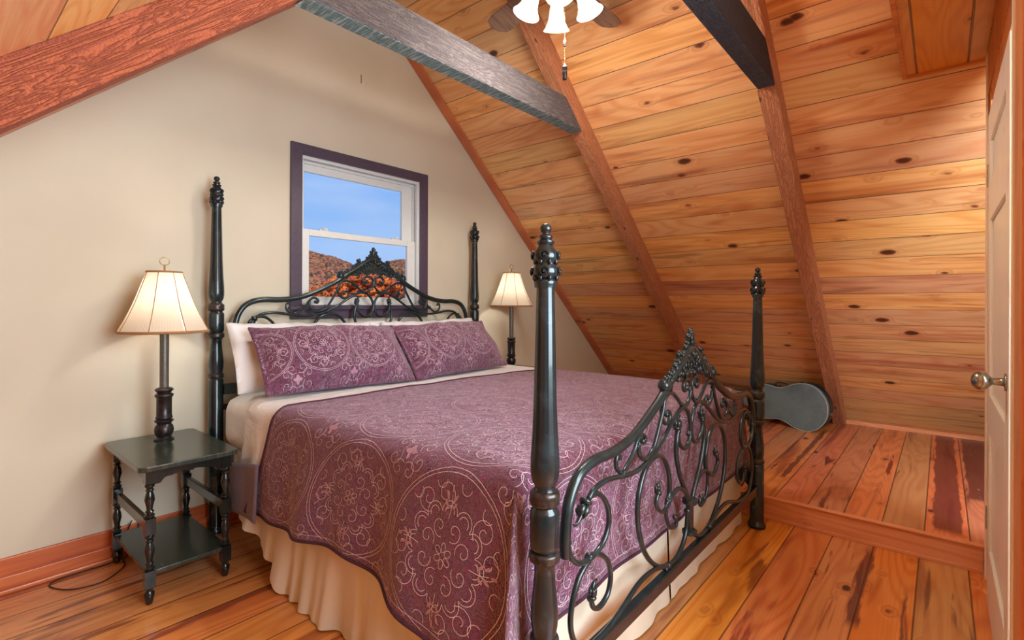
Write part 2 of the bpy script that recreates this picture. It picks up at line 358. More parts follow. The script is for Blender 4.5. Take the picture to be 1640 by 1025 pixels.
# battens where the boards meet the gable wall, and at the knee
def slope_box(name,right_,x0,x1,y0,y1,t0,t1,mat,bev=.003):
    """bar hugging the slope: offsets t0..t1 below the ceiling plane"""
    S=SR if right_ else -SL; a=math.atan(S); nx,nz=-sin(a),-cos(a)
    f=roofR if right_ else roofL
    L=(x1-x0)/cos(a); bm=bx(((0,y0,-t1),(L,y1,-t0)))
    o=obj(name,bm,mat,bevel=bev); o.location=(x0,0,f(x0)); o.rotation_euler=(0,a,0); return o
tag(slope_box('trim_2',True,XRG+.02,4.76,-.085,-.001,0,.018,M_TRIM),'reddish batten between the right slope and the cream wall',kind='structure')
tag(slope_box('trim_3',False,-2.85,XRG-.02,-.085,-.001,0,.018,M_TRIM),'reddish batten between the left slope and the cream wall',kind='structure')
# knee edge trim at the foot of the right slope
struct('trim_4',bx(((4.66,-4.6,ZP),(4.74,-.09,ZP+.035))),M_TRIMY,'pine strip where platform and sloped boards meet')
# baseboard, two pieces one in front of the other
o=struct('baseboard_back',bx(((-2.9,-.018,0),(XS-.03,-.0005,.135))),M_TRIM,'tall reddish pine baseboard on the cream wall',bevel=.003)
o=struct('trim_5',bx(((-2.9,-.055,0),(XS-.03,-.019,.068))),M_TRIM,'lower pine strip running in front of the baseboard',bevel=.003)
o=struct('trim_6',bx(((-2.9,-.075,0),(XS-.03,-.056,.02))),M_TRIM,'thin pine shoe moulding at the floor',bevel=.006)
# soffit over the door corner
bm=bx(((.35,-3.262,2.402),(2.18,-2.972,2.46))); struct('ceiling_soffit',bm,M_SOFF)
struct('trim_7',bx(((.35,-2.972,2.392),(2.185,-2.955,2.43)),((2.165,-3.262,2.392),(2.19,-2.972,2.402))),M_JAMB,'light wood edging of the low flat ceiling panel')
# door wall (grazing view at the right edge)
YD=-3.264
bm=bx(((2.10,-3.40,0),(2.138,YD-.004,2.40)),((.55,-3.40,2.16),(2.10,YD-.02,2.75)),((.55,-3.40,0),(.66,YD-.02,2.16)),((1.93,-3.40,0),(2.10,YD-.02,2.16)))
struct('wall_right',bm,M_JAMB,'wood faced partition holding the open door')
bm=bx(((1.86,YD-.012,0),(1.93,YD-.001,2.16)),((.9,YD-.012,2.2),(2.08,YD-.002,2.395)),((.86,YD-.02,2.11),(1.95,YD-.006,2.2)))
struct('trim_8',bm,M_JAMB,'door casing of warm pine boards')
bm=bx(((.905,YD-.02,0),(.94,YD+.006,2.2)),((.82,YD-.02,0),(.845,YD+.012,2.3)));struct('trim_9',bm,M_DOOR,'pale edge strips of the door frame nearest the viewer')
bm=bx(((.845,YD-.02,0),(.905,YD+.004,2.3)),((.66,YD-.02,0),(.82,YD+.008,2.4)));struct('trim_10',bm,M_JAMB,'red-brown boards of the door frame nearest the viewer')
dr=bpy.data.objects.new('door_1',None); link(dr); tag(dr,'pale panelled pine door with a round nickel knob','door',kind='structure'); dr.location=(1.84,YD,0.01)
# leaf local: x from -.87 (knob edge) to 0 (hinge)
W_=.87; T0,T1=-.036,.008
def dp(name,*ab): return obj(name,bx(*ab),M_DOOR,dr,bevel=.004)
dp('stile',((-.11,T0,0),(0,T1,2.03))); dp('stile',((-W_,T0,0),(-W_+.11,T1,2.03)))
for z0,z1 in((0,.25),(.72,.88),(1.58,1.74),(1.90,2.03)): dp('rail',((-W_+.11,T0,z0),(-.11,T1,z1)))
for z0,z1 in((.25,.72),(.88,1.58),(1.74,1.90)): dp('panel',((-W_+.11,T0+.012,z0),(-.11,T1-.010,z1)))
for z in(.35,1.78): obj('hinge',bx(((-.012,T1-.004,z-.045),(.014,T1+.004,z+.045))),M_NICK,dr)
bm=bmesh.new(); lathe(bm,[(.026,0),(.026,.004),(.012,.006),(.010,.03),(.016,.036),(.026,.045),(.029,.055),(.027,.066),(.016,.076),(.004,.079)],24)
bmesh.ops.rotate(bm,matrix=Matrix.Rotation(R(-90),3,'X'),verts=bm.verts[:]); bmesh.ops.translate(bm,vec=(-W_+.05,T1,1.01),verts=bm.verts[:])
obj('knob',bm,M_NICK,dr,True)
obj('latch_plate',bx(((-W_-.002,T0+.008,.2),(-W_+.001,T1-.008,.3))),M_NICK,dr)
struct('trim_11',bx(((2.085,YD-.004,0.0),(2.14,YD+.002,2.395))),M_DOOR,'pale corner strip where the door wall ends at the platform')
# ---- window
win=bpy.data.objects.new('window_1',None); link(win); win.location=(0,0,0); tag(win,'double hung window with white sashes in a dark purple-grey casing','window',kind='structure')
def ring(bm,x0,x1,z0,z1,wl,wr,wb,wt,y0,y1):
    box(bm,(x0,y0,z0),(x0+wl,y1,z1)); box(bm,(x1-wr,y0,z0),(x1,y1,z1)); box(bm,(x0+wl,y0,z0),(x1-wr,y1,z0+wb)); box(bm,(x0+wl,y0,z1-wt),(x1-wr,y1,z1))
bm=bmesh.new(); ring(bm,.452,1.552,1.145,2.259,.072,.072,.09,.068,-.022,-.0005); obj('casing',bm,M_CASING,win,bevel=.003)
obj('sill',bx(((.44,-.045,1.205),(1.565,.0,1.228))),M_CASING,win,bevel=.004)
bm=bmesh.new(); ring(bm,.505,1.495,1.21,2.21,.022,.022,.022,.022,.0,.13); ring(bm,.527,1.473,1.232,2.188,.012,.012,.0,.03,.055,.07); ring(bm,.527,1.473,1.232,2.188,.014,.014,.012,.016,.002,.022); obj('frame',bm,M_VINYL,win,bevel=.002)
bm=bmesh.new(); ring(bm,.530,1.472,1.70,2.185,.05,.102,.036,.075,.072,.10); us=obj('upper_sash',bm,M_VINYL,win,bevel=.004)
obj('glass_pane',bx(((.575,.084,1.73),(1.375,.088,2.115))),M_GLASS,us)
bm=bmesh.new(); ring(bm,.536,1.462,1.236,1.728,.058,.075,.055,.042,.026,.052); ls=obj('lower_sash',bm,M_VINYL,win,bevel=.004)
obj('glass_pane',bx(((.59,.038,1.288),(1.39,.042,1.688))),M_GLASS,ls)
for x in(.70,1.28): obj('sash_lock',bx(((x-.03,.03,1.728),(x+.03,.05,1.738)),((x-.012,.018,1.738),(x+.02,.034,1.746))),M_VINYL,ls,bevel=.002)
# ---- outside: hills with autumn woods
def hillh(x):
    xs=[(-60,14),(60,24),(105,26),(131,26.5),(145,25),(160,21.5),(175,23.5),(195,26.5),(240,29),(320,25),(450,22)]
    for (a,ha),(b,hb) in zip(xs,xs[1:]):
        if a<=x<=b: t=(x-a)/(b-a); t=t*t*(3-2*t); return ha+(hb-ha)*t
    return 20
bm=bmesh.new(); NX,NY=180,60; g=[]
for j in range(NY+1):
    y=20+(330-20)*j/NY; row=[]
    for i in range(NX+1):
        x=-40+480*i/NX; t=max(0,min(1,(y-70)/180)); xx=x*250/max(y,60)
        z=-5+(hillh(max(-60,min(450,xx)))+3.5)*(t*t*(3-2*t))+ (noise.noise(Vector((x*.03,y*.03,0)))*3)*t + noise.noise(Vector((x*.25,y*.25,4)))*1.2*t
        row.append(bm.verts.new((x,y,z)))
    g.append(row)
for j in range(NY):
    for i in range(NX): bm.faces.new((g[j][i],g[j][i+1],g[j+1][i+1],g[j+1][i]))
def forest(name,cols,sc):
    s=NT(name); n=s.noise(s.coord(),sc,4,.6); r_=s.n('ShaderNodeValToRGB'); s.L(n,r_.inputs[0]); e=r_.color_ramp.elements
    e[0].position=.3; e[0].color=s2l(cols[0]); e[1].position=.72; e[1].color=s2l(cols[-1])
    for k,c in enumerate(cols[1:-1]): q=e.new(.3+.42*(k+1)/(len(cols)-1)); q.color=s2l(c)
    n2=s.noise(s.coord(),sc*7,3); s.bump(n2,1.0,.5)
    c=s.mix(s.ss(n2,.35,.6,.0,1.0),s2l(tuple(v*.35 for v in cols[1])),r_.outputs[0])
    return s.done(c,.95)
M_HILL=forest('far_woods',[(78,66,48),(134,84,62),(178,100,66),(124,104,62),(196,130,70)],.12)
M_NEAR=forest('near_autumn_leaves',[(150,60,30),(226,96,34),(246,128,44),(214,84,36),(250,170,70)],.5)
hl=obj('hills',bm,M_HILL,smooth=True); tag(hl,'wooded ridge in autumn colours beyond the window','hill',kind='structure')
def blobs(name,items,mat,label,cat_):
    vs=[];fs=[]
    t=bmesh.new(); bmesh.ops.create_icosphere(t,subdivisions=2,radius=1); tv=[v.co.copy() for v in t.verts]; tf=[[v.index for v in f.verts] for f in t.faces]; t.free()
    for (x,y,z,r) in items:
        k=len(vs); sd=random.random()*99
        for v in tv:
            q=1+.35*noise.noise(v*2.1+Vector((sd,0,0))); vs.append((x+v.x*r*q,y+v.y*r*q,z+v.z*r*q*.95))
        fs+=[[a+k for a in f] for f in tf]
    me=bpy.data.meshes.new(name); me.from_pydata(vs,[],fs); me.materials.append(mat)
    for p in me.polygons:p.use_smooth=True
    o=link(bpy.data.objects.new(name,me)); return tag(o,label,cat_,kind='stuff')
it=[]
for k in range(2600):
    y=random.uniform(120,262); x=y*random.uniform(.42,.9); t=max(0,min(1,(y-70)/180)); z=-5+(hillh(x*250/y)+3.5)*(t*t*(3-2*t)); it.append((x,y,z+.6,random.uniform(1.2,2.3)))
blobs('hillside_trees',it,M_HILL,'rust and brown treetops covering the far ridge','trees')
it=[]
for k in range(1500):
    y=random.uniform(42,66); d=random.uniform(.5,.86); x=y*d; top=1.246+ (y/.75)*(.02+.036*max(0,min(1,(d-.54)/.08)))*random.uniform(.75,1.05); it.append((x,y,random.uniform(-5,top-.3),random.uniform(.3,.75)))
blobs('autumn_leaves',it,M_NEAR,'bright orange treetops just outside the window','trees')
# ------------------------------------------------------------------ beams
def beam_end(right_):pass
RD=.13
for nm,yy,rt,x0,x1,lab in (('ceiling_rafter',(-1.20,-1.11),True,XRG+.02,4.74,'rough pine rafter down the right slope, next to the gable wall'),
    ('ceiling_rafter',(-2.42,-2.325),True,XRG+.02,4.74,'rough pine rafter down the right slope, ending behind the guitar case'),
    ('ceiling_rafter',(-1.20,-1.11),False,-2.86,XRG-.02,'rough red-brown rafter down the left slope with a dark knot')):
    o=slope_box(nm,rt,x0,x1,yy[0],yy[1],.0,RD if rt else .145,M_RAFT if rt else M_RAFTL,.004); tag(o,lab,'beam','rough pine rafters of the sloped ceiling')
def tie(y0,y1,z0,z1,mat,lab):
    k=RD*math.sqrt(1+SR*SR)
    xr=lambda z:(ZR-k-z)/SR; k2=.145*math.sqrt(1+SL*SL); xl=lambda z:(z+k2-ZL)/SL
    bm=bmesh.new(); A=[(xl(z0)+.002,z0),(xr(z0)-.002,z0),(xr(z1)-.002,z1),(xl(z1)+.002,z1)]
    prism(bm,A,y0,y1); o=obj('collar_tie',bm,mat,bevel=.005)
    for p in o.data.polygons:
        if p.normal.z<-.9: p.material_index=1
    return tag(o,lab,'beam','dark painted collar ties')
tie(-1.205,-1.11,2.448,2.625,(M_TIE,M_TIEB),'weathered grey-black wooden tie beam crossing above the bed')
tie(-2.42,-2.33,2.435,2.61,(M_TIED,M_TIEDB),'near-black wooden tie beam at the top right, behind the ceiling fan')
# ------------------------------------------------------------------ bed frame
YH,YFT=-.094,-2.32; DZ=.485
bed=empty('four_poster_bed',(1,-1.2,0),'black iron four-poster bed with turned posts and scrolled headboard and footboard','bed')
bed.location=(0,0,0)
FIN=[(.0285,1.289),(.0295,1.297),(.031,1.303),(.0295,1.309),(.0245,1.312),(.031,1.318),(.0345,1.330),(.031,1.343),(.0255,1.350),(.0255,1.354),(.0315,1.362),(.0325,1.372),(.029,1.384),(.0215,1.393),(.019,1.400),(.0225,1.404),(.0225,1.410),(.015,1.413),(.0165,1.417),(.0185,1.421),(.0165,1.425),(.0095,1.428),(.009,1.431),(.0135,1.435),(.0152,1.441),(.0148,1.447),(.0105,1.453),(.003,1.456)]
UPP=[(.0385,.624),(.0385,.704),(.036,.712),(.030,.718)]
def post(x,y,dz,lab=None):
    P=lambda L:[(r,z+dz) for r,z in L]
    bm=bmesh.new()
    prof=[(.046,0),(.047,.01),(.046,.022),(.038,.03),(.036,.045),(.036,.345+dz),(.033,.352+dz),(.031,.356+dz)]
    prof+=P([(.031,.384),(.0315,.393),(.0345,.410),(.036,.430),(.0355,.452),(.033,.480),(.0295,.512),(.027,.545),(.0272,.568),(.031,.572)])
    prof+=P([(.031,.606),(.0375,.613)]+UPP)
    prof+=P([(.030,.764),(.0265,.770),(.0275,.776),(.034,.786),(.0375,.803),(.0385,.822),(.0378,.850),(.0345,.905),(.031,.98),(.0275,1.12),(.0240,1.27),(.0235,1.290)])
    lathe(bm,prof,48,flute=(.86+dz,1.285+dz,16,.0016))
    p=obj('post',bm,M_POST,bed,True,angle=50); p.location=(x,y,0)
    for zc,r in((.370,.0385),(.590,.0405),(.742,.040)):
        bm=bmesh.new(); h=.014 if zc<.7 else .021
        lathe(bm,[(r*.82,zc-h+dz),(r*.97,zc-h*.7+dz),(r,zc-h*.3+dz),(r*.96,zc+dz),(r,zc+h*.35+dz),(r*.95,zc+h*.75+dz),(r*.8,zc+h+dz)],36)
        obj('ring',bm,M_BRONZE,p,True)
    bm=bmesh.new(); lathe(bm,P(FIN),32)
    for zc,rr,n in((1.372,.031,4),(1.33,.033,4)):
        for k in range(n):
            a=2*PI*k/n+.5; c=Vector((rr*cos(a),rr*sin(a),zc+dz)); t=Vector((-sin(a),cos(a),0))
            pts=[c+t*((.012-.0085*u)*cos(u*2*PI*1.3))+Vector((0,0,(.013-.009*u)*sin(u*2*PI*1.3)))+Vector((cos(a),sin(a),0))*(.002+.004*u) for u in [i/18 for i in range(19)]]
            tube(bm,pts,.0028,6); ball(bm,c+Vector((cos(a),sin(a),0))*.004,.0045,sub=1)
        for k in range(8):
            a=2*PI*k/8+.2; ball(bm,Vector((rr*.95*cos(a),rr*.95*sin(a),zc+dz-.016)),.0052,sz_=1.8,sub=1)
    obj('finial',bm,M_POST,p,True,angle=60)
    return p
for x,y,dz in((0,YH,.48),(2,YH,.48),(0,YFT,0),(2,YFT,0)): post(x,y,dz)
def P2(L,mir,y,dz,n=5):
    return cat([((1+(-a if mir else a)),y,b+dz) for a,b in L],n)
RAIL=[(-.905,.55),(-.906,.60),(-.9,.65),(-.885,.70),(-.85,.748),(-.80,.772),(-.74,.781),(-.663,.780),(-.582,.787),(-.491,.808),(-.397,.846),(-.311,.887),(-.25,.923),(-.194,.960),(-.122,1.004),(-.05,1.05),(0,1.07)]
CURVES=[
 ([(-.79,.678),(-.76,.697),(-.70,.705),(-.64,.700),(-.57,.689),(-.503,.683),(-.441,.688),(-.364,.706),(-.283,.742),(-.207,.788),(-.136,.825),(-.084,.836),(-.039,.816),(-.010,.775),(-.004,.725),(-.025,.683),(-.064,.669),(-.104,.687),(-.127,.716),(-.132,.750)],.0085),
 ([(-.588,.745),(-.594,.760),(-.608,.757),(-.614,.735),(-.600,.711),(-.570,.697),(-.534,.714),(-.487,.750),(-.468,.775),(-.441,.795),(-.416,.790),(-.405,.775),(-.414,.764),(-.424,.770)],.0075),
 ([(-.469,.775),(-.466,.738),(-.441,.715),(-.403,.709),(-.357,.730),(-.324,.773),(-.297,.816),(-.274,.854),(-.261,.889),(-.236,.907),(-.194,.909),(-.150,.886),(-.084,.841),(-.046,.842),(-.012,.872),(-.004,.907),(-.020,.938),(-.052,.945),(-.078,.930),(-.079,.908),(-.062,.901),(-.055,.912)],.008),
 ([(-.272,.86),(-.264,.823),(-.236,.798),(-.207,.799),(-.191,.819),(-.199,.838),(-.218,.840),(-.224,.830)],.0075),
 ([(-.78,.683),(-.742,.680),(-.705,.655),(-.677,.615),(-.672,.570),(-.695,.530),(-.735,.507),(-.786,.500),(-.844,.510),(-.885,.545),(-.900,.59)],.0085),
 ([(-.781,.503),(-.724,.490),(-.668,.450),(-.645,.395),(-.663,.343),(-.711,.324),(-.750,.340),(-.763,.372)],.0085),
 ([(-.786,.497),(-.838,.470),(-.872,.418),(-.884,.363),(-.872,.312),(-.835,.262),(-.79,.243),(-.745,.241),(-.663,.246),(-.573,.267),(-.475,.294),(-.383,.298),(-.30,.285),(-.22,.262)],.0085),
 ([(-.218,.500),(-.196,.525),(-.196,.585),(-.235,.655),(-.300,.693),(-.385,.678),(-.440,.620),(-.462,.549),(-.450,.465),(-.405,.375),(-.330,.305),(-.235,.258),(-.140,.250),(-.070,.275),(-.025,.325),(-.012,.40)],.0095),
 ([(-.012,.43),(-.055,.490),(-.115,.523),(-.180,.520),(-.218,.497),(-.265,.478),(-.312,.500),(-.330,.532),(-.312,.560)],.0085),
 ([(-.218,.497),(-.222,.445),(-.190,.392),(-.135,.378),(-.125,.400),(-.140,.415)],.0075),
 ([(-.134,.755),(-.150,.70),(-.145,.645),(-.105,.560),(-.040,.480),(-.014,.440)],.0095)]
OUT=[(-.002,1.142),(-.022,1.117),(-.032,1.09),(-.052,1.075),(-.061,1.055),(-.083,1.044),(-.103,1.036),(-.112,1.057),(-.126,1.051),(-.133,1.025),(-.156,1.01),(-.172,.988),(-.19,.975),(-.203,.984),(-.216,.971),(-.229,.960),(-.243,.970),(-.259,.961),(-.264,.936),(-.243,.918),(-.208,.930),(-.165,.951),(-.135,.944),(-.115,.957),(-.1,.970),(-.07,.970),(-.055,.948),(-.036,.966),(-.018,.976),(0,.967)]
def leafhead(bm,c,d,L=.06,r=.014):
    """curled acanthus bud at the end of a scroll, pointing along d"""
    d=Vector(d).normalized(); c=Vector(c); q=d.to_track_quat('Z','Y').to_matrix().to_4x4()
    ball(bm,c,r,1,1,.6,2,q)
    for k in range(5):
        a=2*PI*k/5; o_=q@Vector((cos(a)*r*.55,sin(a)*r*.55,L*.35)); ball(bm,c+o_,r*.55,1,1,2.0,1,q)
    side=Vector((d.z,0,-d.x)); 
    tube(bm,cat([c+d*L*.5,c+d*L*.8+side*.004,c+d*L+side*.014,c+d*L*1.0+side*.024],4),lambda t:.008-.005*t,8)
def panel(name,y,dz,lower,label=None):
    P=bpy.data.objects.new(name,None); link(P,bed)
    for mir in(0,1):
        bm=bmesh.new(); rp=P2(RAIL,mir,y,dz,5)
        tube(bm,rp,.0165,12,flat=.95); tube(bm,[p+Vector((0,-.006,.012)) for p in rp],.006,6); obj('top_rail',bm,M_IRON,P,True)
        for i,(L,r) in enumerate(CURVES):
            if dz and False: pass
            bm=bmesh.new(); pts=P2(L,mir,y+(.004 if i%2 else -.004),dz,5); tube(bm,pts,r,8); ball(bm,pts[-1],r*1.5,sub=2)
            obj('scroll',bm,M_IRON,P,True)
        s_=-1 if mir else 1
        X=lambda a:1+(-a if mir else a)
        for (a,b,d_,L_,r_) in ((-.80,.672,(-.6*s_,0,-.8),.075,.020),(-.134,.762,(.25*s_,0,1),.05,.017),(-.312,.562,(.1*s_,0,1),.035,.012),(-.763,.376,(.1*s_,0,1),.045,.014)):
            bm=bmesh.new(); leafhead(bm,(X(a),y,b+dz),d_,L_,r_); obj('leaf_bud',bm,M_IRON,P,True)
        for a,b,r in((-.084,.839,.013),(-.786,.500,.016),(-.218,.497,.015),(-.01,.72,.013),(-.012,.905,.011),(-.268,.872,.011),(-.575,.695,.011),(-.235,.258,.014),(-.47,.768,.010)):
            bm=bmesh.new()
            for k in(-1,0,1): ball(bm,(X(a)+.004*k,y,b+dz+.005*k*s_),r*.85,.6,1,.8,2)
            obj('collar',bm,M_IRON,P,True)
    bm=bmesh.new()
    for z0,z1 in((.425,.455),(.30,.325)): lathe(bm,[(.02,z0+dz),(.03,z0+dz+.006),(.03,z1+dz-.006),(.02,z1+dz)],16,(1,y,0))
    box(bm,(.982,y-.01,.30+dz),(1.018,y+.01,.44+dz)); obj('centre_collar',bm,M_IRON,P,True,angle=40)
    # crest: pierced foliage plate with relief
    bm=bmesh.new(); full=OUT+[(-a,b) for a,b in OUT[::-1][1:-1]]
    prism(bm,[(1+a,b+dz) for a,b in full],y-.007,y+.007); cr_=obj('crest',bm,M_IRON,P)
    bm=bmesh.new(); rnd=random.Random(3)
    def inside(a,b):
        c=False; n=len(full); j=n-1
        for i in range(n):
            xi,zi=full[i]; xj,zj=full[j]
            if (zi>b)!=(zj>b) and a<(xj-xi)*(b-zi)/(zj-zi)+xi: c=not c
            j=i
        return c
    for k in range(150):
        a=rnd.uniform(0,.26); b=rnd.uniform(.93,1.14)
        if not inside(-a,b): continue
        th=rnd.uniform(-.9,.9)
        for sg in(-1,1):
            rot=Matrix.Rotation(sg*th,4,'Y')
            for side in(-1,1): ball(bm,(1+sg*a,y+side*.009,b+dz),rnd.uniform(.006,.0105),.6,.8,1.7,1,rot)
    for i in range(len(full)):
        a,b=full[i]; 
        if b>.955: ball(bm,(1+a,y,b+dz),.0105,1,1.2,1,1)
    for sg in(-1,1):
        ball(bm,(1-sg*.252,y,.943+dz),.026,1,1,1,2); ball(bm,(1-sg*.262,y,.958+dz),.013,1,1,1,2)
        for u in range(7): ball(bm,(1-sg*(.205-u*.028),y-.008,.955+u*.014+dz),.012,1,.8,1.3,1)
    ball(bm,(1,y,1.132+dz),.015); ball(bm,(1,y,1.112+dz),.019,1,.9,1)
    obj('relief',bm,M_IRON,cr_,True)
    if lower:
        bm=bx(((.03,y-.016,.195),(1.97,y+.016,.243))); obj('bottom_rail',bm,M_IRON,P,bevel=.005)
    else:
        bm=bx(((.03,y-.012,.66),(1.97,y+.012,.69))); obj('bottom_rail',bm,M_IRON,P,bevel=.005)
        
panel('headboard',YH,DZ,False)
panel('footboard',YFT,0,True)
for x in(.075,1.925): obj('side_rail',bx(((x-.015,YFT+.03,.27),(x+.015,YH-.03,.33))),M_IRON,bed,bevel=.003)
obj('rail_bracket',bx(((.035,YH-.018,.745),(.10,YH+.018,.80))),M_IRON,bed,bevel=.003)
for i,y in enumerate((-.75,-1.6)): obj('slat',bx(((.09,y-.04,.27),(1.91,y+.04,.285))),M_IRON,bed)
# ------------------------------------------------------------------ bedding
def grid_obj(name,nu,nv,f,mat,parent=None,uvf=None,smooth=True,solid=0):
    vs=[];uvs=[]
    for j in range(nv+1):
        for i in range(nu+1):
            vs.append(tuple(f(i/nu,j/nv))); uvs.append(uvf(i/nu,j/nv) if uvf else (i/nu,j/nv))
    fs=[(j*(nu+1)+i,j*(nu+1)+i+1,(j+1)*(nu+1)+i+1,(j+1)*(nu+1)+i) for j in range(nv) for i in range(nu)]
    me=bpy.data.meshes.new(name); me.from_pydata(vs,[],fs); ul=me.uv_layers.new()
    for l in me.loops: ul.data[l.index].uv=uvs[l.vertex_index]
    for p in me.polygons:p.use_smooth=smooth
    me.materials.append(mat); o=link(bpy.data.objects.new(name,me),parent)
    if solid: m=o.modifiers.new('s','SOLIDIFY'); m.thickness=solid; m.offset=1
    return o
def rbox(name,a,b,r,mat,n=10,amp=0,seed=0):
    bm=bmesh.new(); bmesh.ops.create_cube(bm,size=1); bmesh.ops.subdivide_edges(bm,edges=bm.edges[:],cuts=23,use_grid_fill=True)
    c=Vector([(p+q)/2 for p,q in zip(a,b)]); h=Vector([(q-p)/2 for p,q in zip(a,b)])
    for v in bm.verts:
        p=Vector([v.co[i]*2*h[i] for i in range(3)]); q=Vector([max(-h[i]+r,min(h[i]-r,p[i])) for i in range(3)]); d=p-q
        if d.length>1e-6: p=q+d.normalized()*r
        k=noise.noise((p+Vector((seed,0,0)))*3.5)*amp; p+=p.normalized()*k if amp else Vector()
        v.co=c+p
    return obj(name,bm,mat,smooth=True)
tag(rbox('box_spring',(.055,-2.19,.286),(1.945,-.16,.47),.03,M_SHEET),'cream box spring hidden under the bedskirt, below the mattress','box spring')
tag(rbox('mattress',(.0,-2.215,.471),(2.0,-.15,.760),.09,M_WHITE,amp=.006),'thick mattress in a white fitted sheet, its corner bare beside the headboard','mattress')
X0,X1,YE=-.018,2.018,-2.235; TOP=.776
def P1(o,r=.07):
    if o<-r: return o,0
    if o<PI/2*r-r: th=(o+r)/r; return -r+r*sin(th),r*(1-cos(th))
    return 0.0,r+(o-(PI/2*r-r))
def drape(a,b,top=TOP,ytop=-.82,flare=.06,amp=.02,off=0.0,kf=9.0,corner=.16,bump_=1.0,x0=X0,x1=X1,ye=YE):
    """cloth point: a metres across from the left bed edge, b metres from the fold line towards the foot"""
    Wd=x1-x0; Ld=ytop-ye
    oa=-a if a<Wd/2 else a-Wd; sg=-1 if a<Wd/2 else 1; ob=b-Ld
    if oa>0 and ob>0:
        rc=math.hypot(oa,ob); phi=math.atan2(ob,oa)
        h,dr=P1(rc); e=flare*dr+corner*dr*(sin(2*phi)**2)*cos(phi)**.6+ (.012*sin(phi*6))*min(1,dr*3)
        hx=h+e+off
        ex=x0 if sg<0 else x1
        return Vector((ex+sg*hx*cos(phi),ye-hx*sin(phi)*.55,top-dr))
    hA,dA=P1(oa); hB,dB=P1(ob)
    x=(x0-hA if sg<0 else x1+hA); 
    y=ye-hB if ob>-.3 else ytop-b
    if ob<=-.07: y=ytop-b
    z=top-dA-dB
    if dA>0:
        y0=ytop-b; ed=min(1,max(0,-ob/.25)); w=amp*min(1,dA*2.5)*(sin(y0*kf)+.6*sin(y0*kf*2.3+1)+1.3)*ed
        x+=sg*(flare*dA+w)
    if dB>0:
        ed=min(1,max(0,-oa/.25)); w=amp*.5*min(1,dB*2.5)*(sin(x*kf)+.6*sin(x*kf*1.9+2))*ed
        y-=.55*(flare*dB+w)
    if dA==0 and dB==0:
        z+=bump_*(.008*noise.noise(Vector((x*2.3,y*2.3,1)))+.004*noise.noise(Vector((x*6,y*6,5))))
    if off:
        if dA>.03 : x+=sg*off
        elif dB>.03: y-=off
        else: z+=off
    return Vector((x,y,z))
LQ=-.82-YE; OVL=.46; OVF=.42
Wd=X1-X0
def qmap(u,v,off=0.0):
    a=-OVL+u*(Wd+2*OVL); b=v*(LQ+OVF); oa=max(-a,a-Wd)
    # the head edge slants towards the headboard as it hangs; hem rises a touch mid-bed
    k=max(0,oa)
    t=v; b2=b-(1-t)*(.34*k)+0.0
    if a>Wd*.6: b2+=(1-t)*.10*(a-Wd*.6)/(Wd*.4)
    if k>0:
        y=-.82-b; s_=1-.12*math.exp(-((y+1.5)/.3)**2)+.13*max(0,min(1,(-1.75-y)/.4)); a=(-k*s_ if a<0 else Wd+k*s_)
    return a,b2
def qf(u,v,off=0.0):
    a,b=qmap(u,v); return drape(a,b,off=off)
quilt=grid_obj('coverlet',170,100,lambda u,v:qf(u,v),M_QUILT,uvf=lambda u,v:(u*(Wd+2*OVL),v*(LQ+OVF)),solid=.010)
tag(quilt,'quilted plum coverlet with white scroll embroidery, hanging over the bed sides','coverlet')
bm=bmesh.new()
tube(bm,[qf(i/170,0) for i in range(171)],.0065,6); tube(bm,[qf(0,i/100) for i in range(101)],.0065,6); tube(bm,[qf(1,i/100) for i in range(101)],.0065,6); tube(bm,[qf(i/170,1) for i in range(171)],.0065,6)
obj('binding',bm,M_PIPING,quilt,True)
